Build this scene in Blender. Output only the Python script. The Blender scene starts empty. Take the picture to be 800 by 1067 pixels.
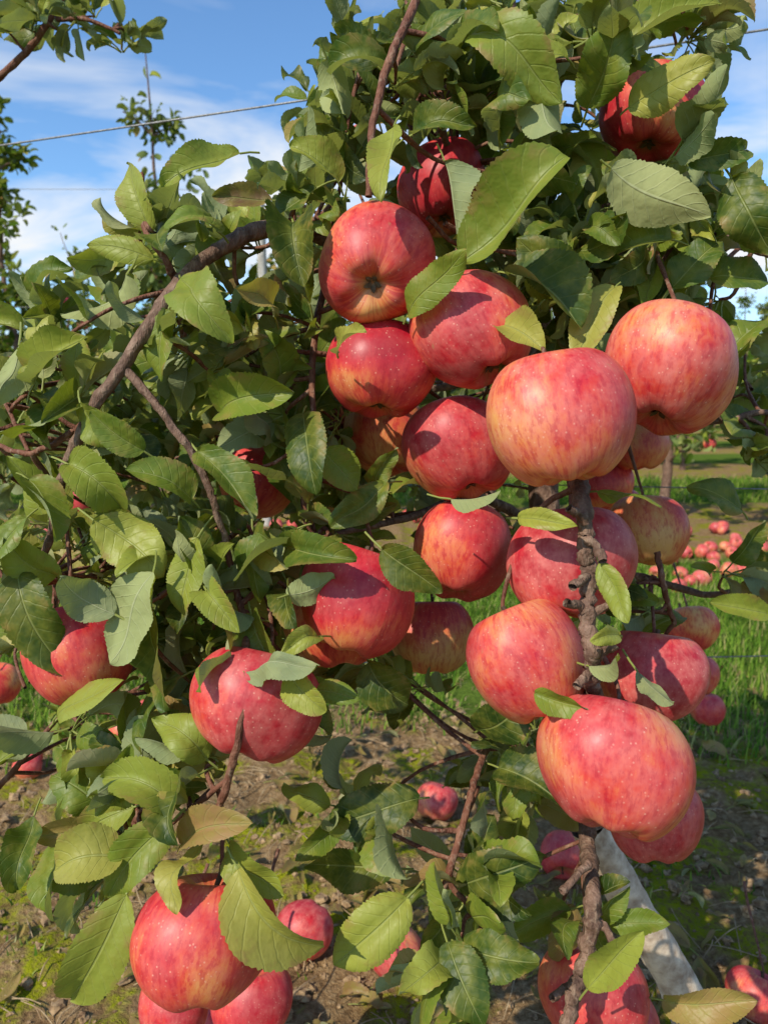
import bpy, math, random
import numpy as np
from mathutils import Vector, Matrix, noise
random.seed(7); rng=np.random.default_rng(7)
scene=bpy.context.scene
scene.view_settings.view_transform='Standard'
scene.view_settings.look='None'
scene.view_settings.exposure=0

# ---------------------------------------------------------------- camera
CAMH=0.78; PITCH=math.radians(8.35); F=770.0
cam=bpy.data.cameras.new("camera"); camo=bpy.data.objects.new("camera",cam)
scene.collection.objects.link(camo); scene.camera=camo
cam.sensor_fit='VERTICAL'; cam.sensor_height=24; cam.lens=24*F/1067
cam.clip_start=0.02; cam.clip_end=1000
cam.dof.use_dof=True; cam.dof.focus_distance=0.5; cam.dof.aperture_fstop=9.0
camo.location=(0,0,CAMH); camo.rotation_euler=(math.radians(90)-PITCH,0,0)
FW=np.array([0,math.cos(PITCH),-math.sin(PITCH)]); UP=np.array([0,math.sin(PITCH),math.cos(PITCH)]); RT=np.array([1.0,0,0])
CAMP=np.array([0,0,CAMH])
def W(u,v,d):
    return CAMP+d*(FW+RT*(u-400)/F+UP*(533.5-v)/F)
def proj(p):
    q=np.asarray(p)-CAMP; d=q@FW
    return 400+F*(q@RT)/d, 533.5-F*(q@UP)/d, d

# ---------------------------------------------------------------- light
S=Vector((-0.52,-0.60,0.70)).normalized(); SN=np.array(S)
elev=math.asin(S.z)
world=bpy.data.worlds.new("World"); scene.world=world; world.use_nodes=True
nt=world.node_tree; nt.nodes.clear()
def N(nt,t,**k):
    n=nt.nodes.new(t)
    for a,b in k.items(): setattr(n,a,b)
    return n
out=N(nt,'ShaderNodeOutputWorld'); bg=N(nt,'ShaderNodeBackground'); sky=N(nt,'ShaderNodeTexSky')
sky.sky_type='NISHITA'; sky.sun_disc=False; sky.sun_elevation=elev; sky.sun_rotation=math.atan2(S.x,S.y)
sky.air_density=1.0; sky.dust_density=0.4; sky.ozone_density=1.6
tc=N(nt,'ShaderNodeTexCoord'); mp=N(nt,'ShaderNodeMapping'); mp.inputs['Scale'].default_value=(1.4,1.4,4.5)
nz=N(nt,'ShaderNodeTexNoise'); nz.inputs['Scale'].default_value=2.4; nz.inputs['Detail'].default_value=5; nz.inputs['Roughness'].default_value=0.55; nz.inputs['Distortion'].default_value=0.4
rp=N(nt,'ShaderNodeValToRGB'); rp.color_ramp.elements[0].position=0.43; rp.color_ramp.elements[1].position=0.66
sep=N(nt,'ShaderNodeSeparateXYZ'); mr=N(nt,'ShaderNodeMapRange'); mr.inputs['From Min'].default_value=0.50; mr.inputs['From Max'].default_value=0.16; mr.inputs['To Min'].default_value=0.08; mr.inputs['To Max'].default_value=1.4
mul=N(nt,'ShaderNodeMath',operation='MULTIPLY',use_clamp=True)
mx=N(nt,'ShaderNodeMix',data_type='RGBA')
gain=N(nt,'ShaderNodeMix',data_type='RGBA',blend_type='MULTIPLY'); gain.inputs['Factor'].default_value=1; gain.inputs['B'].default_value=(0.92,1.24,1.48,1)
L=nt.links.new
L(tc.outputs['Generated'],mp.inputs['Vector']); L(mp.outputs[0],nz.inputs['Vector']); L(nz.outputs[0],rp.inputs[0])
L(tc.outputs['Generated'],sep.inputs[0]); L(sep.outputs['Z'],mr.inputs['Value'])
L(rp.outputs[0],mul.inputs[0]); L(mr.outputs[0],mul.inputs[1]); L(mul.outputs[0],mx.inputs['Factor'])
L(sky.outputs[0],gain.inputs['A']); L(gain.outputs['Result'],mx.inputs['A']); mx.inputs['B'].default_value=(6.6,6.8,7.0,1)
L(mx.outputs['Result'],bg.inputs['Color']); bg.inputs['Strength'].default_value=0.14
L(bg.outputs[0],out.inputs[0])
sl=bpy.data.lights.new("sun",'SUN'); sl.energy=5.0; sl.angle=math.radians(0.5); sl.color=(1,0.92,0.78)
so=bpy.data.objects.new("sun",sl); scene.collection.objects.link(so); so.rotation_euler=S.to_track_quat('Z','Y').to_euler()

# ---------------------------------------------------------------- material helpers
def newmat(name):
    m=bpy.data.materials.new(name); m.use_nodes=True; m.node_tree.nodes.clear(); return m,m.node_tree
class G:
    def __init__(s,nt): s.nt=nt
    def n(s,t,**k): return N(s.nt,t,**k)
    def link(s,a,b):
        s.nt.links.new(a,b)
    def _set(s,inp,v):
        if hasattr(v,'is_output') or hasattr(v,'links'): s.nt.links.new(v,inp)
        elif isinstance(v,(tuple,list)) and len(v)==3 and inp.type=='RGBA': inp.default_value=(*v,1)
        else: inp.default_value=v
    def math(s,op,a,b=None,clamp=False):
        m=s.n('ShaderNodeMath',operation=op,use_clamp=clamp); s._set(m.inputs[0],a)
        if b is not None: s._set(m.inputs[1],b)
        return m.outputs[0]
    def mix(s,f,a,b,bt='MIX'):
        m=s.n('ShaderNodeMix',data_type='RGBA',blend_type=bt); s._set(m.inputs['Factor'],f); s._set(m.inputs['A'],a); s._set(m.inputs['B'],b)
        return m.outputs['Result']
    def noise(s,vec,scale,detail=4,rough=0.55,dist=0):
        m=s.n('ShaderNodeTexNoise'); s.link(vec,m.inputs['Vector']); m.inputs['Scale'].default_value=scale; m.inputs['Detail'].default_value=detail; m.inputs['Roughness'].default_value=rough; m.inputs['Distortion'].default_value=dist
        return m.outputs[0]
    def map(s,v,a,b,c=0,d=1,smooth=False):
        m=s.n('ShaderNodeMapRange'); s._set(m.inputs['Value'],v); m.inputs['From Min'].default_value=a; m.inputs['From Max'].default_value=b; m.inputs['To Min'].default_value=c; m.inputs['To Max'].default_value=d
        if smooth: m.interpolation_type='SMOOTHSTEP'
        return m.outputs[0]
    def mapping(s,vec,scale=(1,1,1),loc=None):
        m=s.n('ShaderNodeMapping'); s.link(vec,m.inputs['Vector']); m.inputs['Scale'].default_value=scale
        if loc is not None: s._set(m.inputs['Location'],loc)
        return m.outputs[0]
    def bump(s,h,strength,dist=0.001):
        m=s.n('ShaderNodeBump'); s._set(m.inputs['Height'],h); m.inputs['Strength'].default_value=strength; m.inputs['Distance'].default_value=dist
        return m.outputs[0]
    def ramp(s,f,stops):
        m=s.n('ShaderNodeValToRGB'); s._set(m.inputs[0],f); e=m.color_ramp.elements
        while len(e)<len(stops): e.new(0.5)
        for i,(p,c) in enumerate(stops): e[i].position=p; e[i].color=(*c,1)
        return m.outputs[0]

def leaf_mat(name,far=False):
    m,t=newmat(name); g=G(t)
    tint=g.n('ShaderNodeAttribute',attribute_name='tint').outputs['Fac']
    col=g.ramp(tint,[(0,(0.018,0.044,0.008)),(0.28,(0.058,0.110,0.013)),(0.50,(0.165,0.225,0.026)),(0.70,(0.37,0.39,0.065)),(0.86,(0.34,0.20,0.08)),(1.0,(0.13,0.07,0.035))])  # darkest stop deepened to put interior foliage shade into the leaf colour
    back=g.n('ShaderNodeNewGeometry').outputs['Backfacing']
    if far:
        p=g.n('ShaderNodeBsdfDiffuse'); tr=g.n('ShaderNodeBsdfTranslucent')
        c=g.mix(g.math('MULTIPLY',back,0.5),col,(0.24,0.29,0.14)); g.link(c,p.inputs['Color'])
    else:
        p=g.n('ShaderNodeBsdfPrincipled'); tr=g.n('ShaderNodeBsdfTranslucent')
        uvn=g.n('ShaderNodeUVMap'); sp=g.n('ShaderNodeSeparateXYZ'); g.link(uvn.outputs[0],sp.inputs[0])
        at=g.math('ABSOLUTE',g.math('MULTIPLY',g.math('SUBTRACT',sp.outputs[0],0.5),2.0)); s=sp.outputs[1]
        tcn=g.n('ShaderNodeTexCoord').outputs['Object']
        bl=g.noise(tcn,60,3,0.7)
        col=g.mix(g.map(bl,0.4,0.7,0,0.6),col,(0.28,0.28,0.04))
        mid=g.map(at,0.012,0.06,1,0,True)
        wob=g.math('MULTIPLY',g.math('SUBTRACT',bl,0.5),0.06)
        ph=g.math('PINGPONG',g.math('MULTIPLY',g.math('ADD',wob,g.math('SUBTRACT',s,g.math('MULTIPLY',at,0.2))),8.0),0.5)
        lat=g.map(ph,0.0,0.10,1,0,True)
        vein=g.math('MAXIMUM',mid,g.math('MULTIPLY',lat,0.28))
        top=g.mix(g.math('MULTIPLY',vein,0.5),col,(0.34,0.37,0.12))
        em=g.math('MULTIPLY',g.map(at,0.45,1.0,0,1),g.map(bl,0.53,0.64,0,0.75))
        top=g.mix(em,top,(0.31,0.19,0.07))
        und=g.mix(0.55,col,(0.38,0.42,0.23)); und=g.mix(g.math('MULTIPLY',vein,0.55),und,(0.50,0.52,0.30))
        c=g.mix(back,top,und)
        bp=g.bump(g.math('ADD',g.math('MULTIPLY',vein,-1.0),g.math('MULTIPLY',bl,1.9)),0.65,0.001)
        g.link(bp,p.inputs['Normal']); g.link(bp,tr.inputs['Normal'])
        g.link(g.map(back,0,1,0.46,0.78),p.inputs['Roughness'])
        g.link(c,p.inputs['Base Color']); p.inputs['Specular IOR Level'].default_value=0.33
    g.link(g.mix(0.6,c,(0.36,0.42,0.02),'MIX'),tr.inputs['Color'])
    ms=g.n('ShaderNodeMixShader'); ms.inputs[0].default_value=0.3; g.link(p.outputs[0],ms.inputs[1]); g.link(tr.outputs[0],ms.inputs[2])
    o=g.n('ShaderNodeOutputMaterial'); g.link(ms.outputs[0],o.inputs[0])
    return m
M_leaf=leaf_mat("apple_leaf")
M_leaf_far=leaf_mat("apple_leaf_background",True)

def bark_mat(name,c1,c2,c3,sc=1.0):
    m,t=newmat(name); g=G(t); tcn=g.n('ShaderNodeTexCoord').outputs['Object']
    n1=g.noise(tcn,70*sc,4,0.65); n2=g.noise(g.mapping(tcn,(1,1,0.35)),260*sc,3,0.6)
    c=g.ramp(n1,[(0.3,c1),(0.52,c2),(0.72,c3)])
    c=g.mix(g.map(n2,0.52,0.72,0,0.5),c,(0.36,0.26,0.18))
    p=g.n('ShaderNodeBsdfPrincipled'); g.link(c,p.inputs['Base Color']); p.inputs['Roughness'].default_value=0.7; p.inputs['Specular IOR Level'].default_value=0.25
    g.link(g.bump(g.math('ADD',n1,n2),0.9,0.003),p.inputs['Normal'])
    o=g.n('ShaderNodeOutputMaterial'); g.link(p.outputs[0],o.inputs[0]); return m
M_bark=bark_mat("bark",(0.06,0.032,0.022),(0.16,0.092,0.062),(0.27,0.17,0.12))
M_twig=bark_mat("twig_bark",(0.09,0.03,0.018),(0.16,0.062,0.036),(0.24,0.115,0.07))
def simple_mat(name,c1,c2,scale,rough=0.8,bump=0.5,bd=0.002,metal=0):
    m,t=newmat(name); g=G(t); tcn=g.n('ShaderNodeTexCoord').outputs['Object']
    n=g.noise(tcn,scale,4,0.6); c=g.ramp(n,[(0.35,c1),(0.65,c2)])
    p=g.n('ShaderNodeBsdfPrincipled'); g.link(c,p.inputs['Base Color']); p.inputs['Roughness'].default_value=rough; p.inputs['Metallic'].default_value=metal
    g.link(g.bump(n,bump,bd),p.inputs['Normal'])
    o=g.n('ShaderNodeOutputMaterial'); g.link(p.outputs[0],o.inputs[0]); return m
M_guard=simple_mat("whitewashed_bark",(0.30,0.21,0.14),(0.70,0.60,0.46),45,0.85,0.8,0.004)
M_wire=simple_mat("galvanised_wire",(0.12,0.12,0.12),(0.28,0.28,0.28),200,0.5,0.1,0.001,0.3)
M_post=simple_mat("post_wood",(0.3,0.28,0.24),(0.5,0.47,0.42),30,0.85)

def apple_mat():
    m,t=newmat("apple_skin"); g=G(t)
    tcn=g.n('ShaderNodeTexCoord').outputs['Object']; oi=g.n('ShaderNodeObjectInfo')
    off=g.n('ShaderNodeCombineXYZ'); r=g.math('MULTIPLY',oi.outputs['Random'],9.0)
    for i in range(3): g.link(r,off.inputs[i])
    v=g.mapping(tcn,(1,1,1),off.outputs[0]); 
    nz=g.n('ShaderNodeSeparateXYZ'); g.link(tcn,nz.inputs[0])
    rad=g.math('SQRT',g.math('ADD',g.math('POWER',nz.outputs[0],2.0),g.math('POWER',nz.outputs[1],2.0)))
    rr=g.math('MAXIMUM',rad,0.004)
    cx=g.n('ShaderNodeCombineXYZ'); g.link(g.math('DIVIDE',nz.outputs[0],rr),cx.inputs[0]); g.link(g.math('DIVIDE',nz.outputs[1],rr),cx.inputs[1]); g.link(g.math('MULTIPLY',nz.outputs[2],11.0),cx.inputs[2])
    vs=g.mapping(cx.outputs[0],(1,1,1),off.outputs[0])
    col=g.n('ShaderNodeSeparateColor'); g.link(oi.outputs['Color'],col.inputs[0])
    big=g.noise(v,14,3,0.5,0.3)
    st=g.noise(vs,10,4,0.72)
    f=g.math('ADD',g.math('MULTIPLY',g.math('SUBTRACT',big,0.5),1.45),0.51)
    f=g.math('ADD',f,g.math('MULTIPLY',g.math('SUBTRACT',st,0.5),0.42))
    f=g.math('ADD',f,g.math('MULTIPLY',g.math('SUBTRACT',col.outputs[0],0.5),0.44))
    f=g.math('ADD',f,g.map(nz.outputs[2],0.016,0.036,0,0.08))
    c=g.ramp(f,[(0.28,(0.35,0.008,0.020)),(0.45,(0.49,0.018,0.030)),(0.57,(0.58,0.055,0.036)),(0.69,(0.64,0.17,0.055)),(0.86,(0.68,0.36,0.11))])
    mot=g.noise(v,75,3,0.72)
    c=g.mix(g.math('MULTIPLY',g.map(mot,0.34,0.72,0.02,0.52),col.outputs[1]),c,(0.65,0.22,0.18))
    c=g.mix(g.map(st,0.50,0.38,0,0.32,True),c,(0.33,0.008,0.020))
    vo=g.n('ShaderNodeTexVoronoi'); g.link(v,vo.inputs['Vector']); vo.inputs['Scale'].default_value=300; vo.inputs['Randomness'].default_value=1
    dots=g.math('MULTIPLY',g.map(vo.outputs['Distance'],0.06,0.23,1,0,True),g.map(mot,0.40,0.58,0.05,0.45))
    c=g.mix(dots,c,(0.76,0.48,0.34))
    ru=g.map(g.noise(v,44,3,0.55),0.71,0.76,0,0.65); c=g.mix(ru,c,(0.36,0.18,0.09))
    c=g.mix(g.map(rad,0.002,0.012,0.7,0,True),c,(0.33,0.17,0.05))
    p=g.n('ShaderNodeBsdfPrincipled'); g.link(c,p.inputs['Base Color'])
    g.link(g.map(mot,0.3,0.7,0.38,0.54),p.inputs['Roughness'])
    p.inputs['Specular IOR Level'].default_value=0.38
    g.link(g.bump(g.math('ADD',mot,g.math('MULTIPLY',big,2.5)),0.16,0.0012),p.inputs['Normal'])
    o=g.n('ShaderNodeOutputMaterial'); g.link(p.outputs[0],o.inputs[0]); return m
M_apple=apple_mat()
M_calyx=simple_mat("calyx_brown",(0.05,0.03,0.015),(0.14,0.09,0.05),200)

# ---------------------------------------------------------------- mesh batch
class Batch:
    def __init__(s): s.v=[];s.f=[];s.uv=[];s.t=[];s.r=[];s.mi=[];s.n=0
    def add(s,v,f,uv=None,tint=0.,rnd=0.,mi=0):
        v=np.asarray(v,float); f=np.asarray(f,int)
        if uv is None: uv=np.full((len(v),2),0.5)
        s.v.append(v); s.f.append(f+s.n); s.uv.append(uv); s.t.append(np.full(len(v),tint)); s.mi.append(np.full(len(f),mi)); s.n+=len(v)
    def build(s,name,mats,parent=None,smooth=True,link=True):
        me=bpy.data.meshes.new(name)
        v=np.concatenate(s.v); f=np.concatenate(s.f); uv=np.concatenate(s.uv)
        me.vertices.add(len(v)); me.vertices.foreach_set('co',v.ravel().astype(np.float32))
        k=f.shape[1]; me.loops.add(f.size); me.loops.foreach_set('vertex_index',f.ravel().astype(np.int32))
        me.polygons.add(len(f)); me.polygons.foreach_set('loop_start',np.arange(0,f.size,k,dtype=np.int32)); 
        me.polygons.foreach_set('material_index',np.concatenate(s.mi).astype(np.int32))
        me.polygons.foreach_set('use_smooth',np.full(len(f),smooth))
        ul=me.uv_layers.new(name='UVMap'); ul.data.foreach_set('uv',uv[f.ravel()].ravel().astype(np.float32))
        a=me.attributes.new('tint','FLOAT','POINT'); a.data.foreach_set('value',np.concatenate(s.t).astype(np.float32))
        me.update(calc_edges=True); me.validate()
        for m in mats: me.materials.append(m)
        ob=bpy.data.objects.new(name,me)
        if link: scene.collection.objects.link(ob)
        if parent: ob.parent=parent
        return ob

def norm(a): a=np.asarray(a,float); return a/(np.linalg.norm(a)+1e-9)
def grid_faces(a,b):
    i=np.arange(a-1)[:,None]; j=np.arange(b-1)[None,:]
    q=(i*b+j); return np.stack([q,q+1,q+b+1,q+b],-1).reshape(-1,4)
_gf={}
def leaf_geo(Ln,Wd,nseg,ts,fold,bend,twist,wave,serr=0.05,asym=0):
    s=np.linspace(0,1,nseg+1); pw=rng.uniform(.48,.62); pe=rng.uniform(.60,.85)
    w=np.power(s,pw)*np.power(np.clip(1-s,0,1),pe); w=w/w.max()*Wd/2
    w[0]=Wd*0.02; w[-1]=Wd*0.005
    th=bend*s**1.3
    if nseg>8: th=th+rng.normal(0,.25)*np.sin(s*rng.uniform(4,8)+rng.uniform(0,6))
    ds=Ln/nseg
    y=np.concatenate([[0],np.cumsum(np.cos((th[1:]+th[:-1])/2)*ds)]); z=-np.concatenate([[0],np.cumsum(np.sin((th[1:]+th[:-1])/2)*ds)])
    ts=np.array(ts)
    ed=np.ones((nseg+1,1))*np.ones((1,len(ts)))
    if serr>0: ed[1::2]-=serr*rng.uniform(.6,2.2,ed[1::2].shape); 
    if nseg>8: ed[2::2]-=serr*np.abs(rng.normal(0,.5,ed[2::2].shape))
    T=ts[None,:]; Wm=w[:,None]*np.where(np.abs(T)>0.99,ed,1)
    ph=rng.uniform(0,6.28); fq=rng.uniform(6,13); curl=rng.uniform(-.5,.45)
    zz=fold*np.abs(T)*Wm*(1-0.25*np.abs(T)) - curl*Wm*np.abs(T)**3 + wave*Wd*(np.abs(T)**2)*np.sin(s[:,None]*fq+ph+ (T>0)*1.7)
    zz=zz+0.012*Wd*np.sin((s[:,None]-0.2*np.abs(T))*8.0*2*np.pi)*np.sin(np.pi*np.abs(T))*(1-s[:,None])
    xx=T*Wm/ math.sqrt(1+0.6*fold*fold) + asym*Wd*np.sin(np.pi*s[:,None])
    a=twist*s[:,None]
    X=xx*np.cos(a)-zz*np.sin(a); Z=xx*np.sin(a)+zz*np.cos(a)
    Y=y[:,None]+Z*np.sin(th)[:,None]; Z2=z[:,None]+Z*np.cos(th)[:,None]
    v=np.stack([X,Y+0*X,Z2],-1).reshape(-1,3)
    uv=np.stack([(T+1)/2+0*s[:,None],s[:,None]+0*T],-1).reshape(-1,2)
    key=(nseg,len(ts))
    if key not in _gf: _gf[key]=grid_faces(nseg+1,len(ts))
    return v,_gf[key],uv
TS7=[-1,-.66,-.3,0,.3,.66,1]; TS5=[-1,-.5,0,.5,1]; TS3=[-1,0,1]
def frame(d,n):
    y=norm(d); n=n-(n@y)*y; z=norm(n); x=np.cross(y,z); return np.stack([x,y,z],0)
def add_leaf(B,base,d,n,Ln,Wd,tint,q=1,pet=None,fold=None,bend=None,twist=None,wave=None,mi=0):
    fold=rng.uniform(0.1,1.15) if fold is None else fold
    bend=rng.uniform(-0.3,1.7) if bend is None else bend
    twist=rng.normal(0,0.75) if twist is None else twist
    wave=rng.uniform(0.02,0.15) if wave is None else wave
    if q==2: v,f,uv=leaf_geo(Ln,Wd,56,TS7,fold,bend,twist,wave,.045,asym=rng.normal(0,.06))
    elif q==1: v,f,uv=leaf_geo(Ln,Wd,28,TS5,fold,bend,twist,wave,asym=rng.normal(0,.06))
    else: v,f,uv=leaf_geo(Ln,Wd,5,TS3,fold,bend,twist,0,0)
    R=frame(d,n); p=v@R+base
    B.add(p,f,uv,tint,0,mi)
    if q>=1:
        pl=Ln*rng.uniform(.22,.4) if pet is None else pet
        r=0.0008
        rings=[]
        for k,tt in enumerate((0,0.5,1.0)):
            c=base-R[1]*pl*tt+R[2]*(-0.18*pl*tt*tt)
            rings.append([c+r*(math.cos(a)*R[0]+math.sin(a)*R[2]) for a in (0,1.57,3.14,4.71,6.283)])
        v2=np.array(rings).reshape(-1,3); B.add(v2,grid_faces(3,5),np.tile([[0.5,0.5]],(15,1)),0.55,0,mi)
def catmull(P,n):
    P=np.asarray(P,float); P=np.vstack([2*P[0]-P[1],P,2*P[-1]-P[-2]]); o=[]
    for i in range(1,len(P)-2):
        for t in np.linspace(0,1,n,endpoint=False):
            a,b,c,d=P[i-1],P[i],P[i+1],P[i+2]
            o.append(0.5*((2*b)+(-a+c)*t+(2*a-5*b+4*c-d)*t*t+(-a+3*b-3*c+d)*t**3))
    o.append(P[-2]); return np.array(o)
def tube(B,pts,rad,n=10,sides=10,knob=0.12,wig=0.0,mi=0):
    r0=np.asarray(rad,float)
    Q=catmull(np.c_[np.asarray(pts,float),r0],n); C=Q[:,:3]; R=np.abs(Q[:,3].copy())
    m=len(C)
    if wig>0:
        w=rng.normal(0,wig,(m,3)); w=(w+np.roll(w,1,0)+np.roll(w,-1,0))/3; w[0]=w[-1]=0; C=C+w
    R*=1+knob*np.abs(rng.normal(0,1,m))
    tg=np.gradient(C,axis=0); rows=[]
    prev=None
    for i in range(m):
        t=norm(tg[i])
        if prev is None: x=norm(np.cross(t,[0.31,0.9,0.2]))
        else: x=norm(prev-(prev@t)*t)
        prev=x; y=np.cross(t,x)
        a=np.linspace(0,2*np.pi,sides+1)
        rr=R[i]*(1+0.5*knob*rng.normal(0,1,sides+1)); rr[-1]=rr[0]
        rows.append(C[i]+rr[:,None]*(np.cos(a)[:,None]*x+np.sin(a)[:,None]*y))
    B.add(np.array(rows).reshape(-1,3),grid_faces(m,sides+1)[:,::-1],None,0,0,mi)
    return C

# ---------------------------------------------------------------- apples
def apple_mesh(name,R=0.04,hfac=0.93,seed=0,seg=56,ring=40,asym=0.05,crease=0):
    r=np.random.default_rng(seed); B=Batch()
    ph=np.linspace(0.0,np.pi,ring)[:,None]; th=np.linspace(0,2*np.pi,seg+1)[None,:]
    base=np.sin(ph)**0.9
    lob=1+0.03*np.cos(5*th+r.uniform(0,6))*np.clip((ph-1.2)/1.6,0,1)+0.022*np.cos(3*th+r.uniform(0,6))+0.014*np.cos(4*th+2.5*ph+r.uniform(0,6))
    asy=1+asym*np.cos(th+r.uniform(0,6))*np.sin(ph+.5)+asym*0.7*np.cos(2*th+r.uniform(0,6))*np.sin(ph)
    rr=R*base*lob*asy*(1+0.055*np.cos(ph))
    z=R*hfac*np.cos(ph)-R*0.42*np.exp(-(ph/0.34)**2)+R*0.30*np.exp(-((np.pi-ph)/0.3)**2)
    z=z+R*0.035*np.cos(5*th+1)*np.exp(-((np.pi-ph-.4)/0.3)**2)
    z=z+R*0.11*np.cos(th+r.uniform(0,6))*np.sin(ph)
    if crease: rr=rr*(1-crease*np.exp(-((th-4.7)/0.22)**2)*np.exp(-((ph-2.3)/0.42)**2))
    v=np.stack([rr*np.cos(th),rr*np.sin(th),z+0*th],-1).reshape(-1,3)
    B.add(v,grid_faces(ring,seg+1)[:,::-1],None,0,0,0)
    zb=-R*hfac+R*0.30
    for k in range(5):
        a=k*1.2566+r.uniform(-.2,.2); d=np.array([math.cos(a)*0.6,math.sin(a)*0.6,-1.0]); n=np.array([math.cos(a),math.sin(a),0.5])
        lv,lf,lu=leaf_geo(0.008,0.004,5,TS3,0.3,-1.0,0,0,0); Rm=frame(d,n)
        B.add(lv@Rm+np.array([0,0,zb+0.001]),lf,lu,0,0,1)
    zt=R*hfac-R*0.44; a=r.uniform(0,6)
    tube(B,[(0,0,zt),(0.001*math.cos(a),0.001*math.sin(a),zt+0.007),(0.003*math.cos(a),0.003*math.sin(a),zt+0.015)],[0.0013,0.0011,0.0017],5,7,0.05,mi=1)
    ob=B.build(name,[M_apple,M_calyx],link=False); me=ob.data; bpy.data.objects.remove(ob)
    return me
AM=[apple_mesh("apple_shape_%d"%i,0.04,[.97,.93,1.0,.96,.92,.98][i],i,asym=0.035+0.008*i) for i in range(6)]
AM.append(apple_mesh("apple_shape_creased",0.04,.93,11,crease=0.24))
apples=[]
def apple(u,v,dia,size,axis=(0,0,1),mesh=None,orange=0.5,pink=0.6,spin=None,squash=(1,1,1),name="apple"):
    d=size*F/dia; p=W(u,v,d)
    me=AM[mesh if mesh is not None else random.randrange(6)]
    o=bpy.data.objects.new(name,me); scene.collection.objects.link(o)
    ax=Vector(axis).normalized()
    q=ax.to_track_quat('Z','Y'); s=random.uniform(0,6.28) if spin is None else spin
    o.rotation_mode='QUATERNION'; o.rotation_quaternion=q @ Matrix.Rotation(s,3,'Z').to_quaternion()
    k=size/0.08; o.scale=(k*squash[0],k*squash[1],k*squash[2]); o.location=p
    o.color=(orange,pink,0,1); apples.append((u,v,dia/2,d,p,np.array(ax))); return p
A=apple
A(392,278,120,.080,(0.08,0.80,0.50),0,.64,.8)
A(397,385,114,.080,(0.1,0.4,1),1,.38,.3)
A(492,345,120,.080,(-.5,.4,1),2,.54,1.0)
A(581,435,153,.088,(-.15,.3,1),3,.82,1.1,squash=(1,1,1.04))
A(695,385,136,.084,(0.25,.25,1),4,.58,1.3,squash=(1,1,1.06))
A(478,468,110,.080,(-.3,.4,1),5,.46,.9)
A(403,452,88,.076,(0,.4,1),0,.92,.3)
A(266,500,84,.076,(.3,.4,1),1,.52,.4)
A(482,574,106,.080,(.2,.4,1),2,.40,.6)
A(372,624,126,.084,(.25,.35,1),3,.38,.5)
A(352,646,112,.082,(-.1,.4,1),4,.88,.3)
A(450,662,86,.076,(0,.4,1),5,.82,.3)
A(594,586,128,.084,(.1,.4,1),0,.40,1.3)
A(550,688,126,.078,(-.4,.35,1),2,.76,1.0,squash=(1,1,1.03))
A(678,702,108,.080,(.2,.4,1),1,.34,1.3)
A(674,552,84,.078,(0,.4,1),3,.80,.3)
A(640,797,156,.090,(.2,.5,1),6,.60,1.0,spin=0.0)
A(680,852,96,.070,(0,.4,1),5,.38,1.0)
A(268,733,134,.084,(.2,.4,1),2,.42,1.0,squash=(1,1,.9))
A(82,678,116,.080,(-.3,.4,1),0,.56,.6)
A(-2,712,46,.060,(0,0,1),1,.75,.3)
A(215,976,143,.086,(.15,.55,1),4,.74,.6)
A(262,1042,80,.078,(.1,.3,1),5,.42,.6)
A(182,1048,72,.074,(.1,.3,1),0,.36,.8)
A(232,1066,64,.074,(.1,.3,1),1,.36,1.0)
A(678,120,104,.080,(.2,.4,1),1,.46,.45)
A(462,197,92,.078,(0,.4,1),2,.88,.3)
A(380,152,44,.074,(0,.3,1),3,.45,.6)
A(618,1035,108,.082,(0,.4,1),2,.5,.7)
A(640,1070,90,.08,(0,.3,1),0,.4,1.0)
A(790,1042,62,.078,(.3,.3,1),3,.45,.8)
A(718,655,54,.076,(0,.4,1),4,.7,.3)
A(724,704,46,.074,(0,.4,1),0,.4,.9)
A(735,738,36,.070,(0,.3,1),2,.35,.7)
A(664,462,62,.078,(0,.3,1),5,.48,.4)
A(628,505,60,.078,(0,.3,1),1,.45,.5)
A(640,535,56,.078,(0,.3,1),2,.6,.4)
A(88,522,40,.074,(0,.3,1),4,.5,.6)
NHANG=len(apples)

# ---------------------------------------------------------------- ground
def soilmask(y):
    k=(y-0.75)/3.95; return abs(k-round(k))*3.95
def gh(x,y):
    n=noise.fractal(Vector((x*2.2,y*2.2,0.3)),1.0,2.0,3)*0.02
    if abs(x)<4 and y<6:
        n+=noise.fractal(Vector((x*14,y*14,1.3)),0.9,2.1,4)*0.013
        if abs(x)<1.8 and y<2.8:
            n+=max(0,noise.noise(Vector((x*55,y*55,4))))*0.008
    return n
def axis_coords(a,b,step,far,gr):
    c=list(np.arange(a,b+1e-6,step)); s=step; x=b; up=[]
    while x<far: s*=gr; x+=s; up.append(x)
    s=step; x=a; dn=[]
    while x>-far: s*=gr; x-=s; dn.append(x)
    return np.array(dn[::-1]+c+up)
xs=axis_coords(-1.3,1.3,0.011,260,1.11); ys=axis_coords(0.55,2.3,0.011,260,1.11)
gv=np.array([(x,y,gh(x,y)) for y in ys for x in xs])
GB=Batch(); GB.add(gv,grid_faces(len(ys),len(xs)),None)
m,t=newmat("orchard_floor"); g=G(t); tcn=g.n('ShaderNodeTexCoord').outputs['Object']
sp=g.n('ShaderNodeSeparateXYZ'); g.link(tcn,sp.inputs[0])
n1=g.noise(tcn,9,4,0.6); n2=g.noise(tcn,75,5,0.72); n3=g.noise(tcn,3.2,2,0.6,0.3)
soil=g.ramp(n2,[(0.3,(0.12,0.065,0.03)),(0.5,(0.29,0.185,0.09)),(0.7,(0.46,0.33,0.18))])
soil=g.mix(g.map(n1,0.35,0.65,0,0.4),soil,(0.22,0.135,0.06))
moss=g.mix(n2,(0.09,0.12,0.004),(0.38,0.38,0.02))
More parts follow.
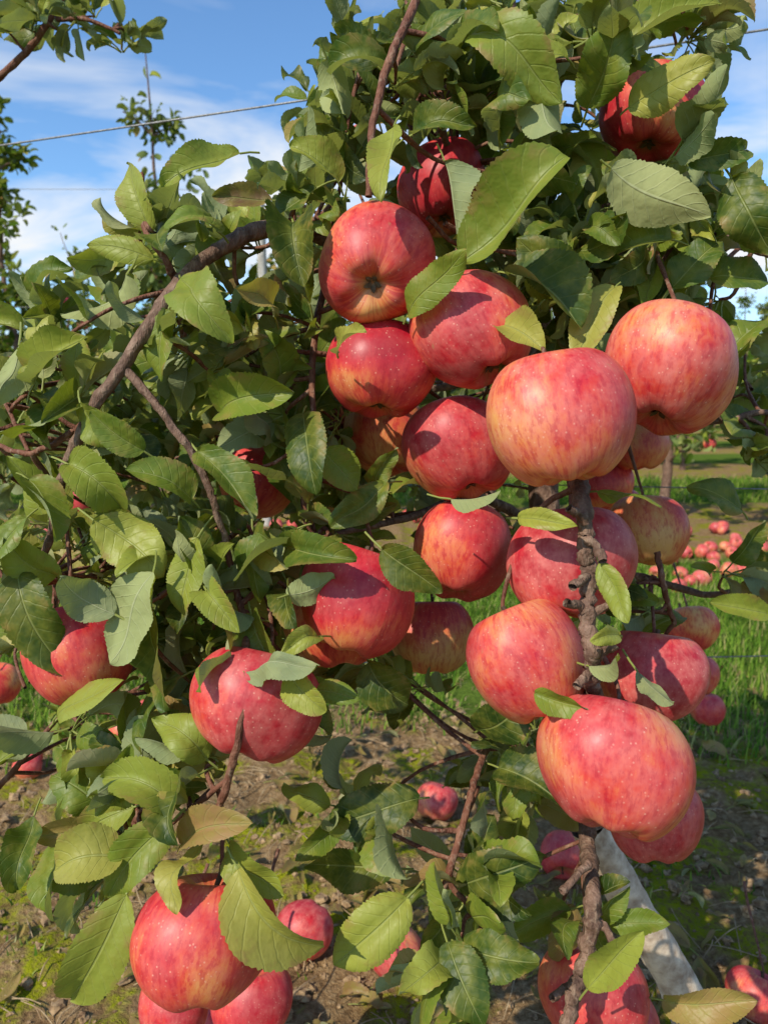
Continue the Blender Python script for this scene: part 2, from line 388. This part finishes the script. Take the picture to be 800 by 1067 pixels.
mm=g.math('MULTIPLY',g.map(g.math('ADD',n1,g.math('MULTIPLY',n3,0.6)),0.79,0.89,0,1),g.map(n2,0.38,0.55,0.2,1))
soil=g.mix(mm,soil,moss)
k=g.math('DIVIDE',g.math('SUBTRACT',sp.outputs[1],0.75),3.95)
dist=g.math('MULTIPLY',g.math('ABSOLUTE',g.math('SUBTRACT',k,g.math('ROUND',k))),3.95)
dist=g.math('ADD',dist,g.math('MULTIPLY',g.math('SUBTRACT',n3,0.5),0.6))
gm=g.map(dist,0.9,1.1,0,1)
grass=g.mix(n2,(0.05,0.09,0.014),(0.15,0.22,0.035))
c=g.mix(gm,soil,grass)
p=g.n('ShaderNodeBsdfDiffuse'); g.link(c,p.inputs['Color'])
g.link(g.bump(n2,1.0,0.014),p.inputs['Normal'])
o=g.n('ShaderNodeOutputMaterial'); g.link(p.outputs[0],o.inputs[0])
GB.build("ground",[m])

def fallen(x,y,size,orange,pink,name="apple"):
    me=AM[random.randrange(6)]; o=bpy.data.objects.new(name,me); scene.collection.objects.link(o)
    o.rotation_euler=(random.uniform(.5,2.6),random.uniform(-1,1),random.uniform(0,6)); k=size/.08; o.scale=(k,k,k)
    o.location=(x,y,gh(x,y)+size*0.44); o.color=(orange,pink,0,1)
def gxy(u,v):
    r=FW+RT*(u-400)/F+UP*(533.5-v)/F; t_=(CAMH-0.03)/-r[2]; return r[0]*t_, r[1]*t_
for (u,v,s,og,pk) in [(318,970,.080,.46,1.1),(413,988,.076,.42,1.3),(455,836,.080,.38,1.2),(585,896,.078,.38,.8),(150,748,.078,.4,1.2),(130,762,.07,.4,1.0),(30,800,.07,.4,1.0)]:
    x,y=gxy(u,v); fallen(x,y,s,og,pk)
for i in range(90):
    x=random.uniform(1.2,2.7); y=random.uniform(2.85,4.5); fallen(x,y,random.uniform(.062,.08),random.uniform(.3,.65),random.uniform(1.2,2.0),"fallen_apple")
for i in range(34):
    x=random.uniform(-3,1.2); y=random.uniform(3.6,5.2); fallen(x,y,random.uniform(.068,.08),random.uniform(.3,.6),random.uniform(1.0,1.7),"fallen_apple")

def lump(r):
    n=6; ph=np.linspace(0,np.pi,n)[:,None]; th=np.linspace(0,2*np.pi,9)[None,:]
    R=r*(1+0.28*rng.normal(0,1,(n,9))); R[:,-1]=R[:,0]; R[0]=R[0,0]; R[-1]=R[-1,0]
    return np.stack([R*np.sin(ph)*np.cos(th)*rng.uniform(.8,1.4),R*np.sin(ph)*np.sin(th),R*np.cos(ph)*0.7+0*th],-1).reshape(-1,3)
CB=Batch(); lf=grid_faces(6,9)[:,::-1]
for i in range(4200):
    y=0.65+1.5*rng.random()**1.1; x=rng.uniform(-0.62,0.62)*y*1.05
    r=0.0018+0.009*rng.random()**5
    CB.add(lump(r)+np.array([x,y,gh(x,y)+r*0.3]),lf)
M_clod=simple_mat("soil_crumb",(0.13,0.072,0.033),(0.40,0.27,0.14),90,0.95,0.8,0.003)
CB.build("soil_clods",[M_clod],smooth=False)
FB=Batch()
for i in range(420):
    y=0.7+1.5*rng.random(); x=rng.uniform(-0.6,0.6)*y*1.05
    a=rng.uniform(0,6.28); d=np.array([math.cos(a),math.sin(a),rng.uniform(-.1,.3)])
    L0=rng.uniform(.025,.06)
    add_leaf(FB,np.array([x,y,gh(x,y)+0.010]),d,np.array([rng.normal(0,.3),rng.normal(0,.3),1]),L0,L0*rng.uniform(.3,.6),rng.choice([.84,.88,.93,.97,.90]),1,fold=rng.uniform(.2,1.6),bend=rng.uniform(-.9,1.6))
FB.build("fallen_leaves",[M_leaf])
TB=Batch()
for i in range(500):
    y=0.7+1.3*rng.random(); x=rng.uniform(-0.6,0.6)*y; a=rng.uniform(0,3.14); l=rng.uniform(.02,.08)
    p0=np.array([x,y,gh(x,y)+.006]); p2=p0+np.array([math.cos(a)*l,math.sin(a)*l,0]); p2[2]=gh(p2[0],p2[1])+.008
    tube(TB,[p0,(p0+p2)/2+np.array([rng.normal(0,.004),0,.004]),p2],[.0006,.0008,.0005],4,5,.1)
TB.build("fallen_twigs",[simple_mat("dry_straw",(0.22,0.13,0.06),(0.45,0.33,0.18),60)])

# ---------------------------------------------------------------- grass
def grass_patch(name,n,xr,yr,hr,maskf,mat):
    xs_=rng.uniform(*xr,n); ys_=rng.uniform(*yr,n)
    keep=[i for i in range(n) if maskf(xs_[i],ys_[i])]
    xs_=xs_[keep]; ys_=ys_[keep]; n=len(keep)
    zs=np.array([gh(a,b) for a,b in zip(xs_,ys_)])-0.004
    h=rng.uniform(*hr,n); a=rng.uniform(0,6.28,n); le=rng.uniform(.15,.9,n)*h; w=rng.uniform(.0012,.0028,n)*(0.7+ys_*0.22)
    dx=np.cos(a);dy=np.sin(a); px=-dy;py=dx
    V=[]
    for tt in (0,.35,.7,1):
        cx=xs_+dx*le*tt**2; cy=ys_+dy*le*tt**2; cz=zs+h*(tt-0.25*tt*tt*(le/h)); ww=w*(1-tt**1.5*0.95)
        V.append(np.stack([cx+px*ww,cy+py*ww,cz],-1)); V.append(np.stack([cx-px*ww,cy-py*ww,cz],-1))
    V=np.stack(V,1)
    f=np.array([[0,1,3,2],[2,3,5,4],[4,5,7,6]]); F_=(f[None]+np.arange(n)[:,None,None]*8).reshape(-1,4)
    B=Batch(); B.add(V.reshape(-1,3),F_); B.t=[np.repeat(rng.random(n),8)]
    return B.build(name,[mat])
m,t=newmat("grass_blades"); g=G(t)
tint=g.n('ShaderNodeAttribute',attribute_name='tint').outputs['Fac']
c=g.ramp(tint,[(0,(0.06,0.14,0.016)),(0.5,(0.14,0.26,0.03)),(0.82,(0.24,0.35,0.045)),(0.95,(0.42,0.37,0.15))])
p=g.n('ShaderNodeBsdfDiffuse'); g.link(c,p.inputs['Color'])
tr=g.n('ShaderNodeBsdfTranslucent'); g.link(c,tr.inputs['Color']); ms=g.n('ShaderNodeMixShader'); ms.inputs[0].default_value=.3
g.link(p.outputs[0],ms.inputs[1]); g.link(tr.outputs[0],ms.inputs[2]); o=g.n('ShaderNodeOutputMaterial'); g.link(ms.outputs[0],o.inputs[0]); M_grass=m
def gmask(x,y):
    d=soilmask(y)+(noise.noise(Vector((x*1.5,y*1.5,7)))*0.4)+noise.noise(Vector((x*6,y*6,3)))*.3
    return random.random()<min(1,max(0.0,(d-0.93)/0.25))
def sparse(x,y):
    return noise.noise(Vector((x*5,y*5,2)))>0.25
grass_patch("grass",90000,(-2.4,2.6),(1.45,4.1),(.025,.075),gmask,M_grass)
grass_patch("grass",45000,(-6,7),(5.2,8.6),(.04,.1),gmask,M_grass)
grass_patch("grass",4000,(-1,1),(.9,1.9),(.012,.03),sparse,M_grass)

# ---------------------------------------------------------------- main tree
tree=bpy.data.objects.new("apple_tree",None); scene.collection.objects.link(tree)
BR=Batch(); TW=Batch(); samples=[]
def branch(spec,mat='b',sides=12,knob=.10,wig=.0008,n=10):
    pts=[W(u,v,d) for u,v,d,w in spec]; rad=[w/2*d/F for u,v,d,w in spec]
    C=tube(BR if mat=='b' else TW,pts,rad,n,sides,knob,wig); samples.extend(list(C)); return C
TR=Batch()
foot=[W(728,1075,.86),W(700,1015,.84),W(650,930,.82),W(612,860,.80)]
tube(TR,[np.array([foot[0][0]+.03,foot[0][1]+.02,-.03])]+foot,[.029,.026,.0215,.0205,.019],10,20,.03,.0008,mi=1)
up=[W(612,860,.80),W(590,760,.80),W(575,640,.80),W(565,480,.80),W(560,330,.80),W(552,200,.78),W(545,120,.76),W(530,40,.74),W(522,-60,.74),W(515,-250,.74)]
C=tube(TR,up,[.0188,.0178,.017,.0155,.014,.0125,.0115,.011,.010,.006],10,18,.05,.001); samples.extend(list(C))
branch([(560,330,.79,20),(450,290,.72,20),(350,250,.63,17),(290,238,.55,17),(235,256,.52,15),(185,300,.50,14),(135,372,.49,13),(95,430,.49,12),(66,495,.50,10),(52,560,.51,8),(32,610,.53,6)])
branch([(132,385,.49,9),(168,428,.485,8),(203,478,.485,8),(222,520,.485,7),(236,566,.5,6)])
branch([(186,300,.52,8),(175,275,.5,7),(150,235,.5,5),(148,180,.51,3)],'t')
branch([(90,440,.51,7),(45,468,.52,6),(15,470,.53,5),(-20,452,.55,4)],'t')
branch([(30,470,.53,4),(10,430,.54,4),(-10,395,.55,3)],'t')
branch([(438,-10,.52,9),(408,60,.50,9),(390,120,.49,8),(384,205,.49,7)],'t',knob=.06)
branch([(548,125,.76,16),(600,60,.66,13),(660,10,.6,11),(720,-30,.58,9)])
branch([(552,190,.78,14),(620,190,.68,12),(680,210,.62,9),(760,250,.6,7),(810,270,.6,5)])
branch([(562,400,.79,14),(640,430,.72,12),(720,440,.68,9),(800,430,.66,6)])
branch([(575,470,.72,14),(596,490,.60,15),(604,510,.47,16),(609,560,.452,15),(612,600,.452,14),(612,645,.445,15),(617,690,.445,15),(616,722,.47,15),(613,800,.61,14),(612,870,.60,15),(616,930,.54,15),(612,985,.53,15),(600,1025,.52,14),(590,1075,.51,13)],knob=.17,wig=.0014,n=14)
for a,b in [((611,560),(628,585)),((612,640),(590,628)),((616,690),(640,672)),((612,640),(648,628)),((609,545),(592,530)),((612,600),(596,612)),((618,700),(600,715))]:
    branch([(a[0],a[1],.447,9),((a[0]+b[0])/2+2,(a[1]+b[1])/2-3,.443,8),(b[0],b[1],.437,9)],knob=.2,n=5,sides=8)
for a,b in [((613,900),(585,930)),((615,950),(640,985)),((604,1020),(575,1040))]:
    branch([(a[0],a[1],.54,8),((a[0]+b[0])/2+2,(a[1]+b[1])/2-3,.53,7),(b[0],b[1],.52,8)],knob=.2,n=5,sides=8)
branch([(684,575,.6,6),(690,610,.6,6),(702,650,.62,5)],'t')
branch([(575,640,.79,9),(530,740,.7,8),(500,795,.58,7),(482,860,.54,7),(466,915,.53,7),(452,950,.53,4)],'t')
branch([(466,915,.53,6),(500,960,.53,5),(510,1010,.53,4)],'t',n=6)
branch([(236,566,.51,6),(250,630,.51,7),(258,695,.46,8),(250,760,.445,8),(234,826,.46,8),(212,876,.47,5)],'t')
branch([(240,810,.47,5),(190,850,.48,5),(140,880,.49,4)],'t',n=6)
branch([(-30,850,.6,6),(20,795,.6,6),(70,738,.6,4)],'t',n=6)
branch([(-40,110,.9,8),(0,80,.88,7),(40,40,.87,6),(70,-10,.86,5)],'t',n=6)
branch([(60,20,.87,5),(90,20,.86,4),(125,35,.86,3)],'t',n=5)
branch([(200,480,.5,4),(260,490,.52,4),(310,470,.54,3)],'t',n=6)
branch([(350,250,.63,8),(330,340,.58,7),(325,420,.55,6),(335,500,.54,4)],'t',n=6)
branch([(240,560,.51,5),(180,610,.5,4),(140,640,.5,3)],'t',n=6)
branch([(186,300,.52,6),(120,320,.5,4),(70,350,.5,3)],'t',n=6)
branch([(552,240,.79,10),(480,180,.65,8),(440,90,.58,6),(360,50,.56,4)],n=8)
branch([(560,350,.79,10),(540,380,.75,9),(480,400,.72,8),(420,410,.7,7),(360,440,.68,5)],n=8)
branch([(575,560,.79,10),(500,520,.72,9),(420,540,.68,7),(330,560,.62,5)],n=8)
branch([(575,600,.79,10),(660,600,.75,8),(740,620,.72,6),(800,600,.7,4)],n=8)
samples_np=np.array(samples)
for (u,v,r,d,p,ax) in apples:
    rr=r*d/F
    st=p+ax*rr*0.62; s2=p+ax*rr*1.0+np.array([0,.006,.0]); far=p+ax*rr*1.3+np.array([0,.02,.01])
    q=far+np.array([0.01,0.07,0.04])
    cand=samples_np[samples_np[:,1]>p[1]+.012]
    if len(cand):
        dd=np.linalg.norm(cand-far,axis=1)
        if dd.min()<0.14: q=cand[dd.argmin()]
    tube(TW,[st,s2,(far+q)/2+np.array([0,.012,.004]),q],[.0012,.0013,.0018,.0022],6,7,.1,.0004)

LF=Batch()
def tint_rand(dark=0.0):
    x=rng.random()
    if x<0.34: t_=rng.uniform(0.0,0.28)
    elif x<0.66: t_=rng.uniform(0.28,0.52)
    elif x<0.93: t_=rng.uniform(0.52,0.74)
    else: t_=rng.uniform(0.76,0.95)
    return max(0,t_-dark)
def blocked(p):
    u,v,d=proj(p)
    for (au,av,ar,ad,_,_) in apples:
        if d<ad+0.012 and (u-au)**2+(v-av)**2<(ar*1.0)**2: return True
    return False
def inside(p):
    for (_,_,r,d,ap,_) in apples:
        if np.linalg.norm(p-ap)<r*d/F*0.98: return True
    return False
hero=[(482,272,592,168,.47,70,.47,-.01),(636,175,735,226,.47,56,.60,0),(655,112,742,66,.49,44,.66,0),(612,112,640,18,.50,52,.32,0),
(490,38,592,102,.48,54,.5,-.01),(642,48,748,4,.5,48,.62,0),(463,168,476,246,.49,44,.36,0),(425,328,484,262,.48,34,.42,0),(522,338,566,366,.47,34,.6,0),
(530,285,606,340,.5,60,.2,0),(250,160,172,196,.49,36,.5,0),(226,240,170,236,.48,42,.38,0),(158,242,134,172,.49,36,.5,0),(188,290,248,366,.47,50,.5,-.01),
(132,286,62,334,.49,38,.56,0),(160,270,92,256,.49,26,.5,0),(176,322,168,396,.48,36,.4,0),(72,484,134,534,.48,46,.5,0),(160,596,112,690,.46,62,.42,0),
(158,632,174,738,.47,54,.22,0),(98,542,172,602,.48,54,.48,0),(402,504,345,548,.52,38,.3,0),(316,430,328,516,.5,44,.12,0),(398,572,458,618,.47,38,.16,0),
(262,642,220,585,.48,44,.45,0),(262,640,300,712,.48,44,.36,0),(18,596,70,704,.48,50,.15,0),(128,892,50,908,.45,50,.6,0),(180,856,114,934,.45,48,.48,0),
(132,932,72,1044,.44,56,.52,0),(248,905,340,996,.44,54,.58,0),(184,842,98,806,.46,46,.42,0),(216,792,150,742,.47,40,.52,0),(436,832,340,858,.52,48,.08,0),
(412,905,318,900,.53,42,.12,0),(476,924,572,890,.52,48,.06,0),(424,936,346,1008,.48,54,.56,0),(466,982,504,1072,.48,46,.15,0),(480,985,560,1004,.49,44,.16,0),
(612,1030,672,970,.48,36,.58,0),(690,1042,786,1048,.55,30,.84,0),(596,942,582,1004,.56,34,.93,0),(762,186,806,268,.5,50,.12,0),(700,300,752,250,.52,40,.25,0),
(624,586,654,648,.43,28,.45,0),(556,722,612,738,.43,28,.42,0),(614,694,642,684,.43,24,.5,0),(540,540,600,548,.45,24,.46,0),(622,512,688,524,.45,26,.36,0),
(645,662,616,668,.43,20,.6,0),(800,640,742,628,.55,26,.45,0),(772,532,716,506,.56,34,.3,0),(756,372,800,330,.53,40,.42,0),(600,300,540,250,.5,48,.10,0),
(640,300,600,372,.49,40,.58,0),(340,60,362,128,.5,34,.5,0),(352,190,302,150,.5,34,.45,0),(330,196,286,236,.51,36,.2,0),(306,232,318,300,.5,48,.08,0),
(286,330,246,300,.5,30,.82,0),(560,70,580,142,.48,42,.35,0),(590,60,520,18,.49,36,.55,0),(410,132,398,210,.47,32,.5,0),(430,140,498,130,.5,34,.2,0),
(520,135,500,56,.5,40,.3,0),(430,52,490,12,.51,36,.25,0),(700,250,640,262,.5,36,.36,0),(740,290,800,292,.53,44,.3,0),(60,600,4,560,.5,46,.5,0),
(250,600,320,560,.49,44,.3,0),(300,570,372,584,.48,42,.3,0),(336,470,372,510,.51,36,.4,0),(200,520,130,488,.47,40,.4,0),(230,430,300,404,.5,42,.5,0),
(206,470,262,540,.47,38,.32,0),(60,360,8,396,.5,38,.42,0),(36,400,90,352,.5,38,.5,0),(240,880,300,936,.46,34,.42,0),(190,880,262,858,.46,40,.86,0),
(210,880,176,960,.45,34,.56,0),(60,745,128,710,.5,34,.5,0),(190,705,142,786,.5,40,.2,0),(255,700,335,694,.44,36,.25,0),(70,738,100,700,.55,26,.3,0),
(300,700,340,742,.44,34,.42,0),(150,800,100,850,.48,36,.4,0),(560,320,520,395,.5,30,.2,0),(500,760,552,716,.56,44,.04,0),(520,800,590,842,.56,48,.06,0),
(384,690,424,740,.52,42,.12,0),(36,850,20,930,.5,34,.2,0),(60,880,54,960,.52,36,.45,0),(664,700,700,735,.46,20,.3,0),
(298,500,240,494,.5,32,.25,0),(330,720,372,728,.45,26,.4,0),(240,690,205,720,.45,30,.4,0),(20,360,-4,420,.5,36,.5,0),(100,330,60,290,.5,34,.45,0),(50,430,2,450,.5,32,.4,0),
(84,420,124,462,.47,34,.5,0),(150,470,96,430,.47,34,.35,0),(30,500,60,560,.48,40,.45,0),(28,540,-10,600,.48,40,.35,0),(120,640,60,600,.47,38,.2,0),(206,560,190,640,.47,40,.5,0),(216,616,250,660,.46,34,.55,0),
(352,366,380,344,.47,20,.6,0),(300,620,348,600,.46,30,.4,0),(330,664,288,684,.45,24,.5,0),(470,520,520,512,.47,22,.4,0)]
for (bu,bv,tu,tv,d,w,tn,dt) in hero:
    dt=rng.uniform(-.028,.02)
    b=W(bu,bv,d+.012); tp=W(tu,tv,d+dt); dirv=tp-b; Ln=np.linalg.norm(dirv)
    n=norm(np.array([rng.normal(-.25,.45),-.85,rng.uniform(0.1,1.0)]))
    if rng.random()<.14: n=-n
    bd=rng.uniform(.2,1.25)
    R=frame(dirv,n); dd=norm(dirv+R[2]*Ln*bd*.42)
    if tn<.7 and tn>.3: tn=float(np.clip(tn+rng.normal(.09,.07),.3,.74))
    add_leaf(LF,b,dd,n,Ln*1.04,w*d/F*1.24,tn,2,fold=rng.uniform(.2,.95),bend=bd,twist=rng.normal(0,.5),pet=rng.uniform(.008,.02),wave=rng.uniform(.04,.13))
blobs=[(430,60,85,60,.52,.75,18),(540,60,105,75,.5,.8,32),(675,45,50,45,.52,.72,8),(600,200,110,80,.52,.8,32),(690,250,55,55,.55,.8,14),
(440,150,85,80,.52,.75,18),(352,120,22,55,.52,.7,6),(320,225,35,40,.54,.7,7),(235,262,50,15,.53,.7,3),
(765,290,40,70,.55,.8,8),(775,440,35,60,.58,.85,8),(600,310,70,50,.56,.7,14),(150,235,35,35,.5,.6,2),(480,230,60,50,.55,.75,10),
(250,365,75,55,.52,.8,18),(110,350,70,30,.5,.7,6),(40,405,45,45,.5,.7,7),(80,440,70,50,.53,.9,10),(180,470,90,70,.52,.8,18),(320,400,55,80,.54,.8,18),
(340,520,70,55,.55,.75,14),(110,565,95,60,.5,.75,20),(240,600,70,60,.5,.7,16),(30,620,40,60,.5,.8,9),(150,690,80,40,.52,.7,12),(290,680,45,35,.5,.6,6),
(190,810,70,40,.47,.62,9),(60,770,50,35,.55,.75,4),(120,890,50,35,.46,.6,4),(400,850,50,22,.53,.68,3),(500,905,45,40,.53,.68,5),
(545,790,35,45,.58,.75,9),(480,1010,35,35,.5,.62,3),(410,705,35,20,.58,.7,4),(775,600,25,30,.65,.85,2),
(450,400,180,190,.76,1.0,66),(230,470,150,115,.78,1.1,34),(680,290,80,120,.8,1.0,22),(590,660,60,100,.72,.9,14),(50,25,55,28,.84,.92,9),(120,45,15,12,.84,.9,2),(30,510,50,80,.8,1.2,9),
(640,640,50,60,.6,.75,5),(590,960,25,50,.55,.65,3)]
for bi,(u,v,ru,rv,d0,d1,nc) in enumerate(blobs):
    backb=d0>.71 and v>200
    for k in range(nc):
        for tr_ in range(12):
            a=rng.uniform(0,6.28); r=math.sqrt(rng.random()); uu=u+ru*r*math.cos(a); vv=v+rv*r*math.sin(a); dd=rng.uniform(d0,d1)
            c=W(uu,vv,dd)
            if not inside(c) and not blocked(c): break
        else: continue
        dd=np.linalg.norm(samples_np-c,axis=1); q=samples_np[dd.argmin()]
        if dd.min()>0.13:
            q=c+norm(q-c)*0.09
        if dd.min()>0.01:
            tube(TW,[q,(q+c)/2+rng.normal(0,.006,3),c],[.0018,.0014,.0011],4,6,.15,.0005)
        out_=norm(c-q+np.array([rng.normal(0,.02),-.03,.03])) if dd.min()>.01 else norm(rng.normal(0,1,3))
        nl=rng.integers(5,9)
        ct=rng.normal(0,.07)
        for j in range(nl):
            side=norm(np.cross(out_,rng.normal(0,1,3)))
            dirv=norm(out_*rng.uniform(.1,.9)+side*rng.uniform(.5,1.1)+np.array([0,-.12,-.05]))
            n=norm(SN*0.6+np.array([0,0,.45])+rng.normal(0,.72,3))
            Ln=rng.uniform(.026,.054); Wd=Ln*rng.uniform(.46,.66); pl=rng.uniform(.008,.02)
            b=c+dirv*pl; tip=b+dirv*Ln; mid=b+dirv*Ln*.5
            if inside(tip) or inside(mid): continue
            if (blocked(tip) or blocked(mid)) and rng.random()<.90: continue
            add_leaf(LF,b,dirv,n,Ln,Wd,max(0,tint_rand(.2 if backb else 0)+ct),1,pet=pl)  # back clusters get darker leaf tints, painting in the shade of the crown interior
BR.build("branches",[M_bark],tree); TW.build("twigs",[M_twig],tree); TR.build("trunk",[M_bark,M_guard],tree); LF.build("foliage",[M_leaf],tree)

# ---------------------------------------------------------------- background trees
def bg_tree(name,seed,H=3.0,nleaf=3200,wide=.75):
    r=np.random.default_rng(seed); B=Batch()
    pts=[(0,0,-.05)]+[(r.normal(0,.03),r.normal(0,.03),H*k) for k in (.2,.4,.6,.8,1.0)]
    C=tube(B,pts,[.035,.028,.022,.014,.008,.003],6,8,.06,.004,mi=0)
    ends=[]
    for i in range(30):
        z=.4+(H*.93-.4)*r.random()**1.3; a=r.uniform(0,6.28); fr=(z-.4)/(H-.4)
        ln=wide*(1-fr)**1.3*r.uniform(.5,1.1)+.08; rise=r.uniform(-.1,.35)*ln+ (0.5*ln if fr>.5 else 0)
        c=C[np.abs(C[:,2]-z).argmin()]
        e=c+np.array([math.cos(a)*ln,math.sin(a)*ln,rise]); mpt=(c+e)/2+np.array([0,0,.08*ln])
        b=tube(B,[c,mpt,e],[.008,.005,.002],5,5,.1,.003,mi=0)
        for q in b[3:]: ends.append(q)
        for kk in range(2):
            s_=.3+.7*(1-fr)
            q=b[r.integers(3,len(b))]; e2=q+np.array([r.normal(0,.1),r.normal(0,.1),r.uniform(-.05,.28)])*s_; b2=tube(B,[q,(q+e2)/2+r.normal(0,.01,3),e2],[.004,.003,.0015],4,4,.1,mi=0)
            for q2 in b2: ends.append(q2)
    for q in C[int(len(C)*.25):]: ends.append(q)
    E=np.array(ends); wgt=np.where(E[:,2]>H*.6,.6,1.0); wgt/=wgt.sum(); idx=r.choice(len(E),nleaf,p=wgt)
    for i in range(nleaf):
        q=E[idx[i]]; d=norm(r.normal(0,1,3)+np.array([0,0,.1])); n=norm(np.array([-.3,-.4,.8])+r.normal(0,.6,3))
        Ln=r.uniform(.05,.08); add_leaf(B,q+d*.02+r.normal(0,.022,3),d,n,Ln,Ln*.52,tint_rand()*.9+.05,0,mi=1)
    for i in range(16):
        q=E[r.integers(len(E))]; 
        if q[2]>H*.6: continue
        ph=np.linspace(0,np.pi,8)[:,None]; th=np.linspace(0,2*np.pi,13)[None,:]; R=.038
        v=np.stack([R*np.sin(ph)*np.cos(th),R*np.sin(ph)*np.sin(th),R*.92*np.cos(ph)-.012*np.exp(-(ph/.4)**2)+.008*np.exp(-((np.pi-ph)/.4)**2)+0*th],-1).reshape(-1,3)
        B.add(v+q+np.array([0,0,-.05]),grid_faces(8,13)[:,::-1],None,0,0,2)
    o=B.build(name,[M_bark,M_leaf_far,M_apple],link=False); me=o.data; bpy.data.objects.remove(o); return me
TM=[bg_tree("background_apple_tree_%d"%i,30+i,[2.6,2.3,2.45,2.75][i],[2400,2700,2500,2400][i],[.7,.8,.75,.65][i]) for i in range(4)]
def place(me,x,y,s=1):
    o=bpy.data.objects.new("apple_tree",me); scene.collection.objects.link(o); o.location=(x,y,0); o.rotation_euler=(0,0,random.uniform(0,6.28)); o.scale=(s,s,s); o.color=(.4,.6,0,1)
place(TM[0],-2.36,4.9,1.03); place(TM[3],-1.46,4.9,1.06); place(TM[2],-3.3,4.9,1); place(TM[1],-.5,4.95,1)
for row,(yy,step,x0,x1) in enumerate([(4.9,1.05,.4,5.5),(8.7,1.15,-8,9),(12.6,1.2,-11,12),(16.6,1.3,-13,15)]):
    x=x0+random.uniform(0,.5)
    while x<x1:
        place(TM[random.randrange(4)],x,yy+random.uniform(-.12,.12),random.uniform(.85,1.05)*(1+.09*row)); x+=step*random.uniform(.85,1.15)
HB=Batch()
for i in range(8000):
    x=rng.uniform(-40,42); hh=2.6+1.2*noise.noise(Vector((x*.25,0,5)))+.5*noise.noise(Vector((x*1.1,0,9))); y=24+rng.normal(0,1.0); z=rng.uniform(0,1)**.8*hh
    add_leaf(HB,np.array([x,y,z]),rng.normal(0,1,3),np.array([-.3,-.6,.6])+rng.normal(0,.5,3),rng.uniform(.3,.55),.28,tint_rand(.05),0)
HB.build("distant_trees",[M_leaf_far])

# ---------------------------------------------------------------- trellis
def wire(p,q,r=.0012,sag=.01):
    p=np.array(p);q=np.array(q);B=Batch(); m_=(p+q)/2-np.array([0,0,sag]); tube(B,[p,m_,q],[r]*3,8,6,0)
    B.build("trellis_wire",[M_wire])
def ext(a,b,k=1.2):
    a=np.array(a);b=np.array(b); c=(a+b)/2; return c+(a-c)*(1+k),c+(b-c)*(1+k)
wire(*ext(W(0,150,1.25),W(800,28,.95)),r=.0015,sag=.004)
wire(*ext(W(330,498,1.15),W(800,508,.95)),r=.0009,sag=.003)
wire(*ext(W(300,690,1.25),W(800,682,1.0)),r=.0010,sag=.003)
wire(*ext(W(610,206,1.0),W(800,222,1.0),.3),r=.0009,sag=.003)
PB=Batch(); px,py=-.76,4.75
tube(PB,[(px,py,-.1),(px+.01,py,1.1),(px,py,2.16)],[.03,.028,.027],8,16,.01); PB.build("trellis_post",[M_post])
for z in (.75,1.4,2.1): wire((-8,4.75,z),(9,4.75,z),.0015,.03)
